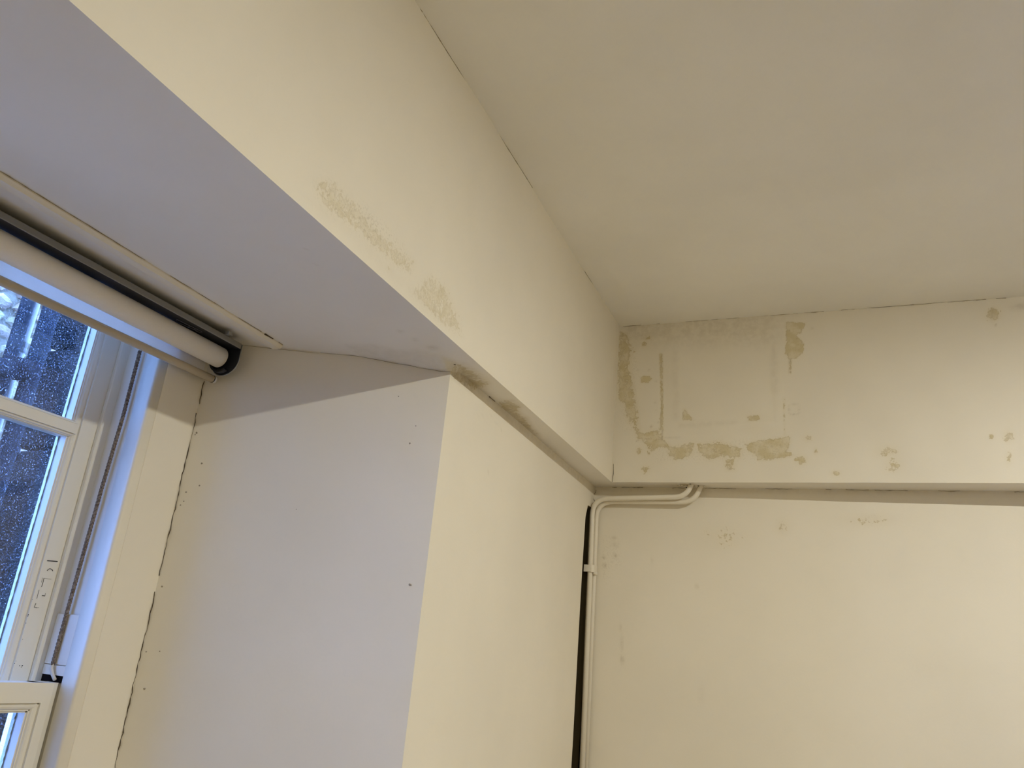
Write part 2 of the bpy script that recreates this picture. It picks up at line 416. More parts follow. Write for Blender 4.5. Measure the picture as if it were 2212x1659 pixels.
def wear_soffit(u, v):
    pt = lambda L, **k: patch(u, v, [cs(*p) for p in L], **k)
    q = lambda L, **k: patch(u, v, [cl(*p) for p in L], **k)
    bl = lambda x, y, r, s, a: blob(u, v, *cs(x, y), r / 4.148, s / 4.148, a)
    br1 = [(500, 350), (640, 370), (760, 450), (850, 520), (830, 560), (760, 590), (690, 570), (560, 480), (500, 470)]
    br2 = [(930, 690), (1060, 690), (1140, 740), (1110, 790), (1200, 850), (1230, 920), (1300, 1000), (1240, 990), (1120, 900), (1000, 800)]
    G = mx(pt(br1, soft=11, amp=0.42), pt(br2, soft=8, amp=0.46), seg_(u, v, cs(560, 420), cs(1700, 1390), 8, 0.30),
           q([(480, 1305), (700, 1305), (860, 1345), (1000, 1340), (1250, 1410), (1235, 1490), (1150, 1480), (900, 1450), (600, 1400)], soft=3.5, amp=0.13),
           q([(1100, 1450), (1190, 1440), (1240, 1430), (1240, 1500), (1150, 1485)], soft=2, amp=0.25),
           blob(u, v, 935, 751, 10, 4, 0.4), blob(u, v, 865, 716, 5, 3, 0.4), blob(u, v, 682, 573, 3, 2, 0.4), blob(u, v, 897, 733, 5, 3, 0.25), blob(u, v, 660, 540, 3, 2, 0.3))
    R = mx(pt(br1, soft=9, amp=0.62), pt(br2, soft=7, amp=0.68))
    z = np.zeros_like(u)
    return np.stack([R, G, z], -1)

def pier_marks(u, v):
    bl = lambda x, y, r, s, a: blob(u, v, *cs(x, y), r / 4.148, s / 4.148, a)
    pt = lambda L, **k: patch(u, v, [cs(*p) for p in L], **k)
    br = [(500, 350), (640, 370), (760, 480), (850, 560), (700, 600), (560, 500), (500, 470)]
    G = mx(bl(560, 1260, 6, 6, 0.6), bl(850, 1332, 8, 7, 0.4), bl(970, 950, 5, 5, 0.4), seg_(u, v, cs(760, 820), cs(900, 825), 2, 0.08), seg_(u, v, cs(900, 880), cs(970, 915), 2, 0.08), pt(br, soft=7, amp=0.4), seg_(u, v, cs(500, 380), cs(1700, 1400), 8, 0.2))  # small marks, plus a darker line along the top crease
    R = mx(pt(br, soft=6, amp=0.55))
    return np.stack([R, G, np.zeros_like(u)], -1)

def wall_marks(u, v):
    G = mx(blob(u, v, 1505, 1266, 3, 5, 0.4), blob(u, v, 1343, 1390, 3, 14, 0.30), blob(u, v, 1344, 1425, 4, 9, 0.38), blob(u, v, 1340, 1355, 3, 8, 0.28), blob(u, v, 1515, 1500, 6, 20, 0.10),
           blob(u, v, 1328, 1177, 7, 5, 0.4), blob(u, v, 1329, 1200, 3, 3, 0.7), blob(u, v, 1305, 1204, 3, 3, 0.7), blob(u, v, 1306, 1222, 2.5, 5, 0.75), blob(u, v, 1326, 1162, 5, 4, 0.3), blob(u, v, 1690, 1140, 9, 12, 0.08), blob(u, v, 1880, 1120, 60, 10, 0.07), blob(u, v, 1408, 1210, 3, 10, 0.15), seg_(u, v, (1300, 1057), (2212, 1064), 5, 0.16))  # small marks, plus a darker line just under the beam
    R = mx(blob(u, v, 1880, 1125, 60, 16, 0.45), blob(u, v, 1690, 1138, 16, 18, 0.42), blob(u, v, 1560, 1160, 60, 30, 0.36))
    B = mx(patch(u, v, [(1298, 1160), (1338, 1150), (1345, 1215), (1310, 1262), (1296, 1240)], soft=6, amp=0.45), blob(u, v, 1342, 1395, 9, 45, 0.3))
    return np.stack([R, G, B], -1)

def disp_back(u, v, P):
    wob = 0.0016 * np.sin(P[:, 0] * 9 + 1) * np.sin(P[:, 2] * 13) + 0.001 * np.sin(P[:, 0] * 31 + P[:, 2] * 17)
    pan = sdf_poly(u, v, [cc(600, 300), cc(1420, 270), cc(1440, 700), cc(1480, 1030), cc(760, 1060), cc(640, 960)])
    rim = sdf_poly(u, v, [cc(520, 240), cc(1490, 200), cc(1560, 1120), cc(500, 1150)])
    strip = sdf_poly(u, v, [cc(200, 330), cc(380, 270), cc(450, 330), cc(452, 1110), cc(330, 1150), cc(260, 1130), cc(235, 880), cc(180, 560)])
    return wob - 0.0016 * smooth(pan, -4, 4) + 0.0012 * smooth(rim, -3, 3) + 0.0018 * smooth(strip, -2.5, 2.5)
def disp_left(u, v, P):
    return (0.0018 * np.sin(P[:, 1] * 5 + 0.6) * np.sin(P[:, 2] * 6) + 0.0008 * np.sin(P[:, 1] * 19 + P[:, 2] * 9)) * smooth(P[:, 2], ZS, ZS + 0.15)

# ------------------------------------------------------------------ the room shell
S = lambda o, label: tag(o, label, None, None, 'structure')
# ceiling
S(net('ceiling', (-0.90, 2.95, ZC), (XR + 0.9, 0, 0), (0, YR - 2.95, 0), 60, 80, CEIL,
      disp=lambda u, v, P: -0.0010 * np.sin(P[:, 0] * 3.1) * np.sin(P[:, 1] * 2.3 + 0.5), normal=(0, 0, -1)), 'flat off-white painted ceiling above both beams')
S(mesh('floor', [(-1.4, YR, ZF), (XR, YR, ZF), (XR, 3.1, ZF), (-1.4, 3.1, ZF)], [(0, 1, 2, 3)], FLOORM), 'pale timber floor below the camera')
S(mesh('wall_right', [(XR, YR, ZF), (XR, 3.1, ZF), (XR, 3.1, 1.4), (XR, YR, 1.4)], [(0, 1, 2, 3)], WALLP), 'plain cream wall opposite the window')
S(mesh('wall_rear', [(-1.8, YR, ZF), (XR, YR, ZF), (XR, YR, 1.4), (-1.8, YR, 1.4)], [(0, 1, 2, 3)], WALLP), 'plain cream wall behind the camera')

# back beam
beam_back = S(net('wall_beam_back', (XB - 0.02, YB, ZS), (1.62, 0, 0), (0, 0, ZC - ZS + 0.01), 300, 118, WALL, wear_back, disp_back, (0, -1, 0)),
              'water-stained cream beam across the back wall with a patched square')
mesh('beam_extension', [(0.813, YB, ZS), (XR, YB, ZS), (XR, YB, ZC + .01), (0.813, YB, ZC + .01), (0.813, YB + .12, ZS), (XR, YB + .14, ZS)], [(0, 1, 2, 3), (0, 4, 5, 1)], WALLP, beam_back)
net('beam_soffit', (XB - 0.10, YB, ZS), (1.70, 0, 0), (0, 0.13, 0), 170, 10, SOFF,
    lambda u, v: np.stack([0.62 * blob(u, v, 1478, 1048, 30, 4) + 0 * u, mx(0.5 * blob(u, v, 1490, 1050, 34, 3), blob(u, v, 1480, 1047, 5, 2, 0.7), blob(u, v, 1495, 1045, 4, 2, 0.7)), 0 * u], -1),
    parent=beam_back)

# left (window side) beam
beam_left = S(net('wall_beam_window', (XB, YB + 0.02, ZS), (0, -2.62, 0), (0, 0, ZC - ZS + 0.01), 330, 86, WALLF, wear_left, disp_left, (1, 0, 0)),
              'cream beam above the window recess with flaking damp paint on its lower edge')
mesh('beam_extension', [(XB, 0.2184, ZS), (XB, YR, ZS), (XB, YR, ZC + .01), (XB, 0.2184, ZC + .01)], [(0, 1, 2, 3)], WALLP, beam_left)

# ceiling of the window recess, with the plaster lump by the pier
def lump(u, v, P):
    # distance along and from the reveal line
    d = np.array([W[0] - A[0], W[1] - A[1]]); L = np.hypot(*d); d = d / L
    t = (P[:, 0] - A[0]) * d[0] + (P[:, 1] - A[1]) * d[1]
    s = np.abs((P[:, 0] - A[0]) * -d[1] + (P[:, 1] - A[1]) * d[0])
    inside = P[:, 0] < A[0] + 0.012
    return np.where(inside, 0.018 * smooth(t, 0.26, -0.01) * smooth(s, 0.075, 0.0) * smooth(P[:, 0], A[0] + 0.012, A[0] - 0.004), 0) + 0.0012 * np.sin(P[:, 1] * 7) * np.sin(P[:, 0] * 8)
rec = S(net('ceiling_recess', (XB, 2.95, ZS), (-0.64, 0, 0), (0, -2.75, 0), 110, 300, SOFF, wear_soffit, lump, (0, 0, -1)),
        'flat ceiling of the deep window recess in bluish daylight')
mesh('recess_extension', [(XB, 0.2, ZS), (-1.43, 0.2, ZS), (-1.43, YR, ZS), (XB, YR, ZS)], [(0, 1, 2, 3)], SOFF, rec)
S(box('wall_upper_core', -1.41, -0.80, YR, 3.15, ZS + 0.03, 1.45, WALLP), 'masonry core over the window recess')
S(box('wall_lintel', -1.70, -1.405, YR, 3.15, 0.80, 1.45, DSTONE), 'stone lintel over the window')
S(box('wall_back_core', -1.72, XR, 2.99, 3.2, ZF, 1.45, WALLP), 'masonry core at the back wall')

# back wall below the beam
def warp_back(P):
    P = P.copy(); P[:, 1] = np.interp(P[:, 0], [-0.93, -0.17, 0.34, 0.55, 3.3], [2.895, 2.914, 2.930, 2.937, 2.96])
    return P
wb = S(net('wall_back', (-0.93, 2.89, ZS + 0.01), (1.73, 0, 0), (0, 0, -1.06), 230, 140, WALL, wall_marks,
      lambda u, v, P: 0.0015 * np.sin(P[:, 0] * 7 + 1) * np.sin(P[:, 2] * 6) + 0.0012 * blob(u, v, 1320, 1200, 22, 50), (0, -1, 0), warp=warp_back),
      'cream back wall below the beam with small paint chips')
mesh('wall_extension', [(0.8, 2.9391, ZS + .01), (XR, 2.96, ZS + .01), (XR, 2.96, ZF), (0.8, 2.9391, ZF), (0.8, 2.9391, -0.388), (-0.93, 2.895, -0.388), (-0.93, 2.895, ZF), (0.8, 2.9391, ZF)], [(0, 1, 2, 3), (4, 5, 6, 7)], WALLP, wb)

# pier between recess and corner: face + reveal
GAPY, GAPZ = 2.826, 0.572
pier = S(net('wall_window', (A[0], A[1], ZS + 0.005), (K[0] - A[0], K[1] + 0.01 - A[1], 0), (0, 0, -1.17), 160, 140, WALL, pier_marks,
             lambda u, v, P: 0.0015 * np.sin(P[:, 1] * 6) * np.sin(P[:, 2] * 5) - 0.010 * smooth(P[:, 1], GAPY - 0.035, GAPY + 0.004) * smooth(P[:, 2], GAPZ + 0.03, GAPZ - 0.06), (1, 0, 0),
             keep=lambda c: ~((c[:, 1] > GAPY) & (c[:, 2] < GAPZ))),
         'cream pier between the window recess and the room corner')
xa, xk = A[0], K[0]
mesh('wall_extension', [(xa, A[1], -0.50), (xk, K[1], -0.50), (xk, K[1], ZF), (xa, A[1], ZF)], [(0, 1, 2, 3)], WALLP, pier)
mesh('corner_gap', [(-0.886, GAPY, GAPZ), (-0.886, GAPY, -0.6), (-0.93, GAPY, -0.6), (-0.93, GAPY, GAPZ), (-0.93, 2.90, GAPZ), (-0.93, 2.90, -0.6), (-0.87, 2.90, GAPZ), (-0.87, GAPY, GAPZ), (-0.93, 2.888, GAPZ), (-0.93, 2.888, -0.6), (-0.868, 2.888, -0.6), (-0.868, 2.888, GAPZ)],
     [(0, 1, 2, 3), (3, 2, 5, 4), (3, 4, 6, 7), (8, 9, 10, 11)], GAPM, pier)  # dark lining and front sheet stand in for shade inside the gap
mesh('gap_shadow', [(-0.8755, 2.8865, GAPZ - .004), (-0.8755, 2.8865, -0.6), (-0.866, 2.8865, -0.6), (-0.866, 2.8865, GAPZ - .004), (-0.8755, 2.8885, GAPZ - .004), (-0.8755, 2.8885, -0.6)], [(0, 1, 2, 3), (0, 1, 5, 4)], VOID, pier)  # black strip painted in as the deepest shade beside the pipe
nr = 24
rv = []
for k in range(nr + 1):
    t = k / nr
    rv += [(A[0] + (W[0] - A[0]) * t, A[1] + (W[1] - A[1]) * t, ZS + 0.005), (A[0] + (W[0] - A[0]) * t, A[1] + (W[1] - A[1]) * t, ZF)]
mesh('reveal', rv, [(2 * k, 2 * k + 1, 2 * k + 3, 2 * k + 2) for k in range(nr)], WALLP, pier)
prism_z('wall_core', [(A[0] - .012, A[1] + .02), (W[0], W[1] + .012), (-1.56, 1.365), (-1.56, 3.1), (-0.935, 3.1), (-0.935, 2.82), (-0.89, 2.80)], ZF, 0.81, WALLP, pier)
far = S(prism_z('wall_window_far', [(-0.857, MIRY - 1.586), (W[0], MIRY - 1.353), (-1.56, MIRY - 1.365), (-1.56, YR), (-0.857, YR)], ZF, 0.81, WALLP),
        'cream wall on the near side of the window recess')
S(box('wall_below_window', -1.56, -1.36, MIRY - 1.5, 1.5, ZF - .6, -0.782, WALLP), 'cream apron wall below the window sill')

# cracks and chips
def jag(p0, p1, n, amp, axes):
    out = []
    for k in range(n + 1):
        t = k / n; p = np.array(p0) * (1 - t) + np.array(p1) * t
        for a in axes: p[a] += random.uniform(-amp, amp)
        out.append(p)
    return out
def crack(parent, pts, r, mat=CRACK, broken=0.0):
    bm = bmesh.new(); k = 0
    while k < len(pts) - 1:
        n = random.randint(2, 6) if broken else len(pts)
        s = pts[k:k + n + 1]
        if len(s) > 1 and not (broken and random.random() < broken):
            tube_bm(bm, s, [r * random.uniform(0.35, 1.2) for _ in s], 5)
        k += n
    return from_bm('crack', bm, mat, parent, True)
cy = [on(u, v, 0, XB) for u, v in [(905, 31), (923, 60), (960, 118), (999, 175), (1050, 252), (1099, 329), (1130, 380), (1149, 411)]]
P = []
for a, b in zip(cy, cy[1:]): P += jag((XB + .0006, a[1], ZC + .0005), (XB + .0006, b[1], ZC + .0005), 6, 0.0006, (2,))
crack(beam_left, P, 0.0013, CRACKS)
crack(beam_left, [(XB + .0005, y, ZC) for y in np.linspace(1.95, 2.75, 40)], 0.0009, CRACKS, broken=0.5)
crack(beam_back, jag((-0.77, YB - .0015, ZC), (0.55, YB - .0015, ZC), 90, 0.0008, (2,)), 0.0011, CRACKS, broken=0.3)
crack(beam_back, [on(u, v, 1, YB - .0014) for u, v in [(1325, 1002), (1325.5, 1015), (1325, 1024), (1323.5, 1030), (1323, 1036), (1322.5, 1041)]], 0.0011)
crack(wb, [on(u, v, 1, 2.8885) for u, v in [(1288, 1058), (1286.5, 1064), (1280.5, 1071), (1283, 1079), (1285.5, 1085), (1283, 1093), (1280, 1098)]], 0.0014)
crack(wb, [(x, float(np.interp(x, [-0.93, -0.17, 0.34, 0.55], [2.895, 2.914, 2.930, 2.937])) - .003, ZS - .002 + random.uniform(-.0012, .0012)) for x in np.linspace(-.86, .6, 160)], 0.0009, CRACKS, broken=0.45)
crack(pier, [on(u, v, 2, ZS - .003) for u, v in [(520, 745), (580, 752), (640, 758), (690, 763.5), (745, 770)]], 0.0005, CRACKS)
dl = np.array([W[0] - A[0], W[1] - A[1]])
P = []
for k in range(14):
    t = 0.55 - 0.55 * k / 13
    zz = ZS - 0.0185 * float(smooth(np.array(t * np.hypot(*dl)), 0.26, -0.01)) - 0.002
    P.append((A[0] + dl[0] * t + 0.002, A[1] + dl[1] * t - 0.003, zz + random.uniform(-.0015, .0015)))
crack(pier, P, 0.0006, CRACKS)
crack(pier, [on(u, v, 2, ZS - .0015) for u, v in [(973, 784), (978, 786), (984, 788)]], 0.0016)
crack(pier, [on(u, v, 2, ZS - .0015) for u, v in [(1057, 857), (1062, 861), (1069, 867)]], 0.0012)
P = [(W[0] + random.uniform(0, .0035), W[1] - .001 + random.uniform(-.0015, .001), z) for z in np.linspace(0.56, -0.45, 90)]
crack(pier, P, 0.0010, CRACK, broken=0.06)
def chips(parent, plane, items, mat=CHIP):
    bm = bmesh.new()
    for (u, v, r) in items:
        d = M.T @ np.array([(u - 1106) / F, (v - 829.5) / F, 1.0])
        n, p0 = plane; t = (np.array(n) @ np.array(p0)) / (np.array(n) @ d); c0 = Vector(up(d * t)); nn = Vector(n).normalized()
        a = nn.orthogonal().normalized(); b = nn.cross(a); rr = 0.7 * r * (d * t @ M[2]) / F
        m_ = random.randint(6, 8)
        ring = [bm.verts.new(c0 + (a * math.cos(2 * math.pi * k / m_) * random.uniform(.7, 1.2) + b * math.sin(2 * math.pi * k / m_) * random.uniform(.7, 1.2)) * rr + nn * 0.0004) for k in range(m_)]
        top = bm.verts.new(c0 + nn * 0.0012)
        for k in range(m_): bm.faces.new((ring[k], ring[(k + 1) % m_], top))
    return from_bm('paint_chips', bm, mat, parent)
nrev = np.array([-(W[1] - A[1]), W[0] - A[0], 0]); nrev /= np.linalg.norm(nrev)
prev_ = (tuple(nrev), (A[0], A[1], 0))
chips(pier, prev_, [(885, 958, 3), (885, 1263, 4), (888, 1264, 2.5), (861, 856, 2), (425, 935, 3.5), (422, 939, 2), (436, 1001, 3), (431, 1049, 2.5), (402, 1063, 3), (397, 1083, 2.5), (390, 1091, 2), (350, 1267, 3), (316, 1408, 2.5), (312, 1488, 3.5), (345, 1407, 2), (519, 768, 2), (1, 1, .1), (898, 920, 2), (640, 1100, 1.5)])

# ------------------------------------------------------------------ recess batten
batten = S(prism_y('trim_1', [(-1.2455, ZS + .001), (-1.2455, ZS - .006), (-1.243, ZS - .010), (-1.222, ZS - .010), (-1.2165, ZS - .003), (-1.2165, ZS + .001)], 0.1, 1.399, LINING),
           'thin cream wooden batten across the recess ceiling in front of the blind')
batten.rotation_euler = (0, 0, 0)
crack(batten, jag((-1.2150, 0.45, ZS - .0008), (-1.2150, 1.397, ZS - .0008), 60, 0.0006, (0,)), 0.0006, CRACKS, broken=0.3)
crack(batten, [(-1.2145, y, ZS - .001) for y in np.linspace(1.33, 1.36, 5)], 0.0022, CRACK)

# ------------------------------------------------------------------ window
win = S(thing('window_1', None, None), 'old white painted sash window in the recess, seen from below at its right jamb')
ZT, ZB = 0.80, -0.78
def mirror(foot): return [(x, MIRY - y) for x, y in foot][::-1]
def jamb(name, foot, z0, z1, mat, smooth=False, both=True, parent=win):
    o = prism_z(name, foot, z0, z1, mat, parent, smooth=smooth)
    if both: prism_z(name, mirror(foot), z0, z1, mat, parent, smooth=smooth)
    return o
jamb('lining', [(-1.41, 1.2388), (-1.3892, 1.2388), (-1.3885, 1.2396), (-1.3885, 1.356), (-1.41, 1.356)], ZB, ZT, LINING)
bead = [(-1.4305, 1.2388), (-1.4305, 1.2125)]
for k in range(9):
    a = math.pi * 1.5 + (math.pi / 2) * k / 8
    bead.append((-1.3955 + 0.007 * math.cos(a), 1.2195 + 0.007 * math.sin(a)))
bead += [(-1.3885, 1.2372), (-1.3892, 1.2388)]
for f_ in (bead, mirror(bead)):
    o = prism_z('staff_bead', f_, ZB, ZT, LINING, win)
    for p in o.data.polygons:
        if 1 <= p.index <= 11: p.use_smooth = True
jamb('pulley_stile', [(-1.56, 1.2175), (-1.40, 1.2175), (-1.40, 1.30), (-1.56, 1.30)], ZB, ZT, GLOSS)
jamb('parting_bead', [(-1.503, 1.1965), (-1.5015, 1.195), (-1.4945, 1.195), (-1.493, 1.1965), (-1.493, 1.2175), (-1.503, 1.2175)], ZB, ZT, GLOSS)
box('head_lining', -1.56, -1.3885, MIRY - 1.356, 1.356, 0.785, 0.802, LINING, win)
box('sill', -1.70, -1.30, MIRY - 1.40, 1.40, -0.81, -0.78, GLOSS, win, 0.006)
# pocket block on the stile above the lower sash
zb1 = on(152, 1327, 1, 1.2125)[2]
box('pocket_block', -1.4925, -1.4306, 1.2125, 1.2172, -0.088, zb1, GLOSS, win, 0.0016)
box('pocket_block', -1.4925, -1.4306, 1.2129, 1.2172, -0.108, -0.0895, GLOSS, win, 0.001)
box('sash_slot', -1.4925, -1.4306, 1.2156, 1.2170, -0.1212, -0.108, VOID, win)  # solid black piece stands in for the dark of the open slot

# sashes
OV = [(0.0, 0.0), (-0.0050, -0.0006), (-0.0050, -0.0030), (-0.0038, -0.0036), (-0.0042, -0.0070), (-0.0060, -0.0105), (-0.0092, -0.0128), (-0.0092, -0.0150), (-0.0120, -0.0156), (-0.0120, -0.0180)]  # (dx depth, dy toward the glass)
def stile_foot(xf, ye, ym, thick, rnd=0.0):
    f = []
    if rnd:
        f += [(xf - 0.010, ye), (xf - 0.004, ye - 0.004), (xf, ye - rnd)]
    else:
        f += [(xf - 0.001, ye), (xf, ye - 0.001)]
    f += [(xf + a, ym + b) for a, b in OV]
    f += [(xf - thick, ym - 0.018), (xf - thick, ye)]
    return f
def sash(name, xf, ye, ym, thick, z0, z1, rail_t, rail_b, bars, rnd=0.0):
    s = bpy.data.objects.new(name, None); C.objects.link(s); s.parent = win
    foot = stile_foot(xf, ye, ym, thick, rnd)
    prism_z('stile', foot, z0, z1, GLOSS, s); prism_z('stile', mirror(foot), z0, z1, GLOSS, s)
    yi = ym - 0.018
    y0, y1 = MIRY - yi, yi
    y0m, y1m = MIRY - ym, ym
    # rails: moulded on the glass side
    def rail(zin, zout, flip):
        sg = 1 if flip else -1          # moulding runs toward sg*z
        prof = [(xf, zout)] + [(xf + a, zin - sg * (0.018 + b)) for a, b in OV] + [(xf - thick, zin), (xf - thick, zout)]
        prism_y('rail', prof, y0m, y1m, GLOSS, s)
    rail(z1 - rail_t, z1, False)
    rail(z0 + rail_b, z0, True)
    gx = xf - 0.031
    zs = [z0 + rail_b] + [b for b in bars] + [z1 - rail_t]
    for b in bars:
        h = 0.0105
        prof = [(xf + 0.000, b - h), (xf + 0.000, b + h)] + [(xf + a, b + h - bb * 0.45) for a, bb in OV[1:]] + [(xf - thick, b + h + .0081), (xf - thick, b - h - .0081)] + [(xf + a, b - h + bb * 0.45) for a, bb in OV[1:]][::-1]
        prism_y('glazing_bar', prof, y0, y1 + 0.012, GLOSS, s)
    ymid = MIRY / 2
    foot = [(xf, ymid - .010), (xf, ymid + .010), (xf - .012, ymid + .018), (xf - thick, ymid + .018), (xf - thick, ymid - .018), (xf - .012, ymid - .018)]
    prism_z('glazing_bar', foot[::-1], z0 + rail_b, z1 - rail_t, GLOSS, s)
    for a, b in zip(zs, zs[1:]):
        lo, hi = a + (0.0186 if a in bars else 0), b - (0.0186 if b in bars else 0)
        for ya, yb in ((y0, ymid - .018), (ymid + .018, y1)):
            p = box('pane', gx - 0.0015, gx + 0.0015, ya - .001, yb + .001, lo - .001, hi + .001, GLASS, s)
            if yb > 1:
                # putty fillet outside the glass
                n = 60; v = []; fc = []
                for k in range(n + 1):
                    z = lo + (hi - lo) * k / n; w = 0.0022 + random.uniform(-.0010, .0010)
                    v += [(gx - .002, yb - .0005, z), (gx - .012, yb - .0005, z), (gx - .002, yb - w, z)]
                for k in range(n):
                    q = 3 * k
                    fc += [(q, q + 1, q + 4, q + 3), (q + 1, q + 2, q + 5, q + 4), (q + 2, q, q + 3, q + 5)]
                mesh('putty', v, fc, PUTTY, p)
    return s
zb_hi = on(60, 880, 0, -1.503)[2]; zb_lo = on(60, 902, 0, -1.503)[2]
up_s = sash('upper_sash', -1.503, 1.2065, 1.1567, 0.0395, -0.165, 0.775, 0.05, 0.035, [(zb_hi + zb_lo) / 2])
lo_s = sash('lower_sash', -1.4325, 1.2150, 1.180, 0.0395, -0.765, -0.1205, 0.054, 0.09, [-0.42], rnd=0.016)

# lettering left on the upper sash stile
def stroke_bm(bm, pts, w):
    P3 = [on(u, v, 0, -1.5026) for u, v in pts]
    tube_bm(bm, P3, [w * 1.62 / F] * len(P3), 5)
bm = bmesh.new()
stroke_bm(bm, [(102, 1211.2), (124, 1212.8)], 1.0); stroke_bm(bm, [(112, 1211.9), (124, 1213.2)], 1.1)
stroke_bm(bm, [(102, 1233), (104, 1230), (107, 1228.6), (110, 1229), (113, 1231), (114, 1233.6)], 0.7)
stroke_bm(bm, [(95, 1249), (92, 1262), (89.5, 1268)], 0.55); stroke_bm(bm, [(92, 1248), (89.5, 1258)], 0.3)
stroke_bm(bm, [(95, 1249), (104, 1250.5), (111, 1251)], 0.22)
stroke_bm(bm, [(84.5, 1274), (82, 1284), (79.5, 1293)], 0.42)
stroke_bm(bm, [(91, 1286.5), (97, 1287.5)], 0.9); stroke_bm(bm, [(97, 1287), (98.5, 1281)], 0.3)
stroke_bm(bm, [(77.5, 1303), (74, 1312), (80, 1313)], 0.55); stroke_bm(bm, [(80, 1313), (84, 1312.5)], 0.25)
let = from_bm('lettering', bm, INK, up_s); let['label'] = 'black worn lettering on the sash stile'
chips(up_s, ((1, 0, 0), (-1.5028, 0, 0)), [(61, 1328, 2.2), (60, 1331, 1.6), (55.5, 1346, 1.4), (48.5, 1381, 1), (31, 1433, 1.8), (42, 1438, 1.6), (48, 1438, 2.2), (46, 1441, 1.5), (34, 1428, 1), (216, 916, 1.5), (70, 1295, 1.2)], INK)

# sash cord: three twisted strands running down the stile
cord = bpy.data.objects.new('sash_cord', None); C.objects.link(cord); cord.parent = win
path_px = [(303, 758), (266, 900), (223, 1045), (179.5, 1200), (145, 1323), (114, 1436)]
path = [on(u, v, 1, 1.2085) for u, v in path_px]
path = [np.array((p[0], p[1] - 0.001 * k / 5, p[2])) for k, p in enumerate(path)]
zz = np.array([p[2] for p in path])[::-1]; xx = np.array([p[0] for p in path])[::-1]
zs = np.linspace(path[0][2], path[-1][2], 420)
for s in range(3):
    pts = []
    for z in zs:
        a = 2 * math.pi * (z / 0.021) + s * 2 * math.pi / 3
        pts.append((float(np.interp(z, zz, xx)) + 0.0021 * math.cos(a), 1.2080 + 0.0021 * math.sin(a), z))
    tube('strand', pts, 0.0022, ROPE, cord, 7)
tube('cord_end', [on(u, v, 1, 1.2075) for u, v in [(113.5, 1434), (111, 1444), (113, 1456), (117, 1465), (118.5, 1468.5)]], 0.0033, ROPEP, cord, 8)

# ------------------------------------------------------------------ roller blind
blind = thing('roller_blind', 'rolled-up cream roller blind under a grey rail at the window head', 'roller blind')
BL0, BL1 = 0.06, 1.3385           # ends along y
def bx(y): return -1.3302 + (y - 1.3388) * 0.0268      # slight skew of the whole blind
def skew(o):
    for v in o.data.vertices: v.co.x += bx(v.co.y)
    return o
skew(prism_y('headrail', [(0.0415, 0.6335), (0.0415, 0.6445), (-0.045, 0.6445), (-0.045, 0.6345), (0.038, 0.6345)], BL0, BL1 + .004, RAILB, blind))
fr_ = prism_y('rail_fascia', [(0.0425, 0.6325), (0.0435, 0.6335), (0.0435, 0.6445), (0.0425, 0.6455), (0.0410, 0.6455), (0.0410, 0.6325)], BL0, BL1 + .002, RAIL, blind); skew(fr_)
skew(prism_y('light_baffle', [(-0.030, 0.6440), (-0.030, 0.6630), (-0.010, 0.6630), (-0.010, 0.6440)], BL0, BL1, RAILB, blind))  # unseen strip added to keep window light out of the gap above the rail
def circ(cx, cz, r, n, a0=0, a1=2 * math.pi):
    return [(cx + r * math.cos(a0 + (a1 - a0) * k / n), cz + r * math.sin(a0 + (a1 - a0) * k / n)) for k in range(n + (0 if abs(a1 - a0 - 2 * math.pi) < 1e-6 else 1))]
ZR = 0.6075
roll = skew(prism_y('roll', circ(0, ZR, 0.0245, 40), BL0 + .01, BL1 - .012, FABRIC, blind, True))
for p in roll.data.polygons:
    if len(p.vertices) > 4: p.use_smooth = False
# hanging fabric between roll and hem bar
zl, zr_ = 0.5570, 0.5620
def hz(y): return zl + (zr_ - zl) * (y - 0.815) / 0.545
v = []; n = 40
for k in range(n + 1):
    y = BL0 + .012 + (BL1 - .026 - BL0 - .012) * k / n
    v += [(bx(y) - 0.0252, y, ZR), (bx(y) - 0.0255, y, hz(y)), (bx(y) - 0.0262, y, hz(y)), (bx(y) - 0.0259, y, ZR)]
fc = []
for k in range(n):
    q = 4 * k
    for a in range(4): fc.append((q + a, q + (a + 1) % 4, q + 4 + (a + 1) % 4, q + 4 + a))
mesh('fabric_drop', v, fc, FABRICT, blind)
bar = tube('hem_bar', [(bx(y) - 0.0258, y, hz(y)) for y in np.linspace(BL0 + .008, BL1 + .004, 12)], 0.0088, HEMM, blind, 20)
tube('bar_gasket', [(bx(BL1) - 0.0258, y, hz(BL1)) for y in (BL1 + .004, BL1 + .0062)], 0.0089, VOID, bar, 20)
tube('end_cap', [(bx(BL1) - 0.0258, y, hz(BL1)) for y in (BL1 + .0062, BL1 + .0125)], [0.0100, 0.0092], WPIPE, bar, 20)
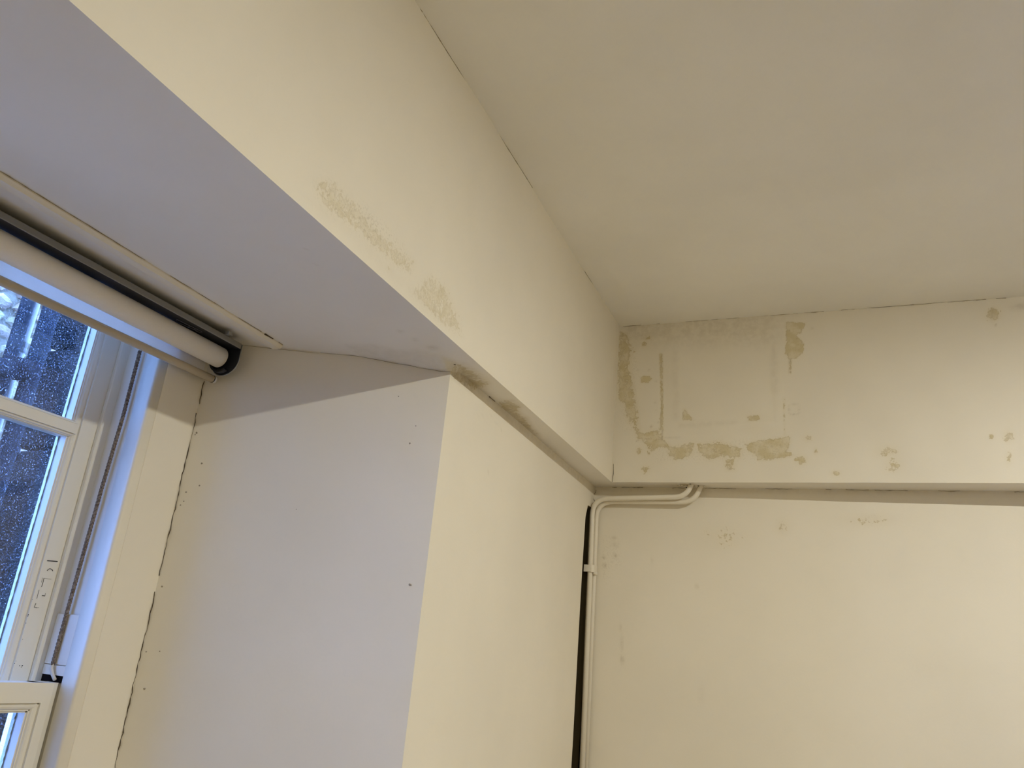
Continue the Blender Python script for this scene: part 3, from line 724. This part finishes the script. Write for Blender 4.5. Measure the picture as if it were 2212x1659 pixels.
# end bracket: flat plate with a rounded foot, black inside, metal rim
def bracket_outline(r, fr):
    pts = [(fr, 0.6445), (fr, ZR + 0.006)]
    for k in range(1, 15):
        a = 0.15 - (math.pi + 0.15) * k / 14
        pts.append((r * math.cos(a) * (fr / r if math.cos(a) > 0 else 1.0), ZR + r * math.sin(a)))
    return pts + [(-r, 0.6445)]
for yy in (BL1 + .004, BL0 - .004):
    brk = prism_y('bracket', bracket_outline(0.0375, 0.041), yy, yy + 0.003, RAILB, blind)
    skew(brk)
    rim = bmesh.new()
    tube_bm(rim, [(a, yy + 0.0022, b) for a, b in bracket_outline(0.0385, 0.042)], 0.0013, 6)
    skew(from_bm('rim', rim, CHROME, brk, True))
    yo = yy - 0.012 if yy > 1 else yy + 0.003
    bm = bmesh.new()
    o2 = [(a, b) for a, b in bracket_outline(0.0345, 0.037)][2:]
    ins = [(a * 0.86, ZR + (b - ZR) * 0.86) for a, b in o2]
    mid = [o2[k] for k in range(4, 14)]; mi = [ins[k] for k in range(4, 14)]
    loop = mid + mi[::-1]
    skew(prism_y('lower_lip', loop, yo, yo + 0.010, RAILB, brk))
box('bracket_tab', on(480, 714, 2, 0.650)[0] - .004, on(480, 714, 2, 0.650)[0] + .010, 1.283, 1.297, 0.6455, 0.6535, CHROME, blind, 0.001)
# outline label on the underside of the rail
lb = bpy.data.objects.new('maker_label', None); C.objects.link(lb); lb.parent = blind
def lab(px, w=0.0005):
    bm = bmesh.new(); tube_bm(bm, [on(u, v, 2, 0.6333) for u, v in px], w, 5)
    from_bm('label_line', bm, LABELM, lb, True)
lab([(382, 690), (410, 704), (437, 717)]); lab([(380, 695), (408, 707), (432, 719)]); lab([(410, 704), (406, 708)]); lab([(437, 717), (430, 719)]); lab([(414, 711), (422, 712)]); lab([(382, 690), (379, 694)]); lab([(420, 709), (424, 717)])

# ------------------------------------------------------------------ heating pipes in the corner
YW = 2.892
def bend(pts, r, n=9):
    out = [np.array(pts[0], float)]
    for a, b, c in zip(pts, pts[1:], pts[2:]):
        a, b, c = map(lambda q: np.array(q, float), (a, b, c))
        d1 = (a - b) / np.linalg.norm(a - b); d2 = (c - b) / np.linalg.norm(c - b)
        ang = math.acos(max(-1, min(1, d1 @ d2))); t = r / math.tan(ang / 2)
        t = min(t, 0.49 * np.linalg.norm(a - b) * 1.9, 0.95 * np.linalg.norm(c - b))
        p1 = b + d1 * t; p2 = b + d2 * t
        for k in range(n + 1):
            s = k / n; out.append((1 - s) ** 2 * p1 + 2 * s * (1 - s) * (b * 0.92 + (p1 + p2) * 0.04) + s * s * p2)
    out.append(np.array(pts[-1], float)); return out
y1, y2 = YW - 0.034, YW - 0.0125
def px1(u, v): return on(u, v, 1, y1)
def px2(u, v): return on(u, v, 1, y2)
p1 = bend([(-0.8485, y1, -0.55), px1(1279, 1125), px1(1279.5, 1077.5), px1(1484, 1073.5), (-0.487, y1, 0.70)], 0.060)
p2 = bend([(-0.8440, y2, -0.55), px2(1287.5, 1125), px2(1288.5, 1083.5), px2(1500, 1084.5), (-0.4545, y2, 0.70)], 0.062)
pipe1 = tag(tube('heating_pipe', p1, 0.0096, PIPEP, None, 18), 'cream painted pipe running up the corner, the front one of the pair', 'pipe', 'pipes in the room corner')
pipe2 = tag(tube('heating_pipe', p2, 0.0096, PIPEP, None, 18), 'cream painted pipe against the back wall, behind its twin in the corner', 'pipe', 'pipes in the room corner')
# clip
clip = thing('pipe_clip', 'painted double clip holding the two corner pipes to the pier', 'pipe clip')
zc0, zc1 = px1(1280, 1236)[2], px1(1280, 1221)[2]
xc = -0.8585
prism_z('saddle', [(-0.884, y1 - 0.0125), (xc, y1 - 0.0125), (xc, y1 - 0.0100), (-0.884, y1 - 0.0095)][::-1], zc0, zc1, PIPEP, clip)
foot = [(xc + 0.0002, y1 - 0.0124)] + [(xc + 0.0122 * math.sin(a), y1 - 0.0122 * math.cos(a)) for a in np.linspace(0.1, 1.6, 7)] + [(xc + 0.0135, y2 + .004), (xc + 0.0108, y2 + .004)] + [(xc + 0.0102 * math.sin(a), y1 - 0.0102 * math.cos(a)) for a in np.linspace(1.6, 0.1, 7)]
prism_z('strap', foot, zc0 - .001, zc1 + .0005, PIPEP, clip)
box('strap_foot', xc + 0.0090, xc + 0.0165, y1 - 0.002, y2 + 0.004, zc0 - 0.008, zc0 + 0.004, PIPEP, clip, 0.0008)
box('clip_body', -0.884, -0.866, y1 - .009, y1 + 0.004, zc0 + .002, zc1 - .002, PIPEP, clip, 0.001)
# broken plaster around the holes where the pipes enter the beam
bm = bmesh.new()
for u, v, r in [(1474, 1048.5, 3.2), (1481, 1049.5, 3.6), (1487, 1051, 3.0), (1505, 1049.5, 2.6), (1520, 1050, 2.6), (1524, 1050.5, 1.8), (1468, 1048, 2.0)]:
    c0 = on(u, v, 2, ZS - .001); rr = r * 2.9 / F
    bmesh.ops.create_icosphere(bm, subdivisions=1, radius=rr, matrix=Matrix.Translation(up(c0)) @ Matrix.Diagonal((1.3, 1.5, 0.5, 1)))
for v in bm.verts: v.co += Vector((random.uniform(-.001, .001), random.uniform(-.001, .001), random.uniform(-.0015, .001)))
from_bm('broken_plaster', bm, WALLP, beam_back)
bm = bmesh.new()
for u, v, r, s in [(1484, 1053, 2.6, 1.6), (1507, 1050, 3.4, 1.6), (1520, 1050.5, 2.2, 1.5), (1479, 1056, 2.6, 1.6), (1491, 1045.5, 1.8, 1.0)]:
    c0 = on(u, v, 2, ZS - .0005); rr = r * 2.9 / F
    bmesh.ops.create_icosphere(bm, subdivisions=1, radius=rr, matrix=Matrix.Translation(up(c0)) @ Matrix.Diagonal((1.2, s, 0.35, 1)))
from_bm('pipe_hole', bm, VOID, beam_back)

# ------------------------------------------------------------------ ceiling lamps (right of the picture)
for k, p in enumerate(LAMPS):
    t = thing('ceiling_lamp', ('small round opal ceiling lamp nearest the back wall, right of the picture', 'small round opal ceiling lamp level with the camera, right of the picture')[k], 'ceiling lamp', group='ceiling lamps')
    n = 24; v = []; fc = []
    for a in range(n):
        c_, s_ = math.cos(2 * math.pi * a / n), math.sin(2 * math.pi * a / n)
        for r, z in ((0.058, ZC + .0005), (0.055, ZC - .0125), (0.050, ZC - .0135), (0.044, ZC + .0005)): v.append((p[0] + r * c_, p[1] + r * s_, z))
    for a in range(n):
        b = (a + 1) % n
        for q in range(3): fc.append((4 * a + q, 4 * b + q, 4 * b + q + 1, 4 * a + q + 1))
    mesh('ring', v, fc, RING, t, True)
    m, nt, bs = mat_base('lit opal dome')
    bs.inputs['Base Color'].default_value = (0.9, 0.9, 0.88, 1)
    bs.inputs['Emission Color'].default_value = (*LAMP_C, 1); bs.inputs['Emission Strength'].default_value = LAMP_L[k]
    rings = [(0.040, 0.004), (0.037, 0.010), (0.029, 0.0155), (0.016, 0.0185)]
    v = [(p[0] + r * math.cos(2 * math.pi * a / 14), p[1] + r * math.sin(2 * math.pi * a / 14), ZC - d) for r, d in rings for a in range(14)] + [(p[0], p[1], ZC - 0.0195)]
    fc = [(14 * i + a, 14 * i + (a + 1) % 14, 14 * i + 14 + (a + 1) % 14, 14 * i + 14 + a) for i in range(3) for a in range(14)] + [(42 + a, 42 + (a + 1) % 14, 56) for a in range(14)]
    mesh('dome', v, [f[::-1] for f in fc], m, t, True)

# ------------------------------------------------------------------ outside: narrow stone lightwell
XO = -2.86
ow = S(box('wall_outside', XO - 0.3, XO, 0.5, 3.6, ZF - 0.6, 1.27, MORTAR), 'pale rubble stone wall across the lightwell outside the window')
for ya, yb, nm in ((1.2175, 3.15, 'stone jamb outside the window on the picture\'s right'), (YR, MIRY - 1.2175, 'stone jamb outside the window on its near side')):
    jb = S(box('wall_outside_jamb', -1.66, -1.5605, ya + .01, yb - .01, ZF - 0.6, 1.25, DSTONE), nm)
    zq = -0.9
    while zq < 0.8:
        hq = random.uniform(0.22, 0.32)
        box('stone', -1.68, -1.562, ya if ya > 0 else yb - .35, ya + .35 if ya > 0 else yb, zq + .003, zq + hq - .003, DSTONE, jb, 0.005, 1); zq += hq
S(box('floor_outside', -14.0, -1.68, -12.0, 12.0, ZF - 0.6, ZF - 0.55, GROUND), 'grey paving of the lightwell')
sw = S(box('wall_outside_side', -2.07, -1.68, 1.452, 1.9, ZF - 0.6, 1.27, DSTONE), 'soot-dark tooled stone return wall beside the window')
z = -0.5
while z < 1.0:
    h = random.uniform(0.24, 0.34)
    box('stone', -2.095, -1.70, 1.440, 1.60, z + .004, z + h - .004, DSTONE, sw, 0.006, 1); z += h
# rubble
shapes = []
for k in range(10):
    bm = bmesh.new()
    n = random.randint(6, 8)
    ang = sorted(2 * math.pi * (i + random.uniform(-.3, .3)) / n for i in range(n))
    o1 = [(math.cos(a) * random.uniform(.85, 1.05), math.sin(a) * random.uniform(.8, 1.05)) for a in ang]
    r0 = [bm.verts.new((-0.02, x, y)) for x, y in o1]
    r1 = [bm.verts.new((0.012 + random.uniform(-.004, .004), x * .92, y * .92)) for x, y in o1]
    r2 = [bm.verts.new((0.020 + random.uniform(-.004, .006), x * .62, y * .62)) for x, y in o1]
    top = bm.verts.new((0.024, 0, 0))
    for i in range(n):
        j = (i + 1) % n
        bm.faces.new((r0[i], r0[j], r1[j], r1[i])); bm.faces.new((r1[i], r1[j], r2[j], r2[i])); bm.faces.new((r2[i], r2[j], top))
    me = bpy.data.meshes.new('stone'); bmesh.ops.recalc_face_normals(bm, faces=bm.faces); bm.to_mesh(me); bm.free()
    me.materials.append(STONE if k % 3 else STONE2)
    shapes.append(me)
z = 0.15; cnt = 0
while z < 1.19:
    h = random.uniform(0.05, 0.085); y = 1.38 + random.uniform(0, .05)
    while y < 2.25 and cnt < 290:
        w_ = random.uniform(0.06, 0.14)
        o = bpy.data.objects.new('stone', random.choice(shapes)); C.objects.link(o); o.parent = ow
        o.location = (XO, y + w_ / 2, z + h / 2 + Z0); o.scale = (random.uniform(.6, 1.3), w_ * 0.50, h * 0.52)
        y += w_; cnt += 1
    z += h
# iron downpipes and branch
def ratio(u, v):
    d = on(u, v, 0, -1.0); return d[1], d[2]
def vpipe(name, u, v, x, r, mat, label, sockets=()):
    yy = ratio(u, v)[0] * -x
    t = thing(name, label, 'pipe')
    tube('barrel', [(x, yy, ZF - .5), (x, yy, 1.25)], r, mat, t, 24)
    for zc in sockets:
        tube('collar', [(x, yy, zc - .02), (x, yy, zc + .02)], r * 1.14, mat, t, 24)
    return t, yy
tB, yB = vpipe('downpipe', 115, 664, -2.70, 0.034, IRON, 'thick dark iron downpipe with a sloping branch, next to the soot-dark stone outside', (-0.2,))
tA, yA = vpipe('downpipe', 63.5, 644, -2.785, 0.0240, IRON, 'thin dark iron downpipe outside against the pale stone, behind the branch')
tP, yP = vpipe('overflow_pipe', 81, 652, -2.80, 0.0125, OPIPE, 'narrow pale pipe between the two dark downpipes outside', (on(45, 738, 0, -2.80)[2], on(42, 748, 0, -2.80)[2]))
zA = [ratio(0, 793)[1] * 2.70, ratio(88, 812)[1] * 2.70]
sl = (zA[1] - zA[0]) / ((ratio(88, 812)[0] - ratio(0, 793)[0]) * 2.70)
tube('branch', [(-2.70, yB + .01, zA[1] + sl * (yB + .01 - ratio(88, 812)[0] * 2.70)), (-2.70, 1.0, zA[1] + sl * (1.0 - ratio(88, 812)[0] * 2.70))], 0.034, IRON, tB, 24)
tube('collar', [(-2.70, yB - .03, zA[1]), (-2.70, yB - .07, zA[1] - sl * .04)], 0.040, IRON, tB, 24)
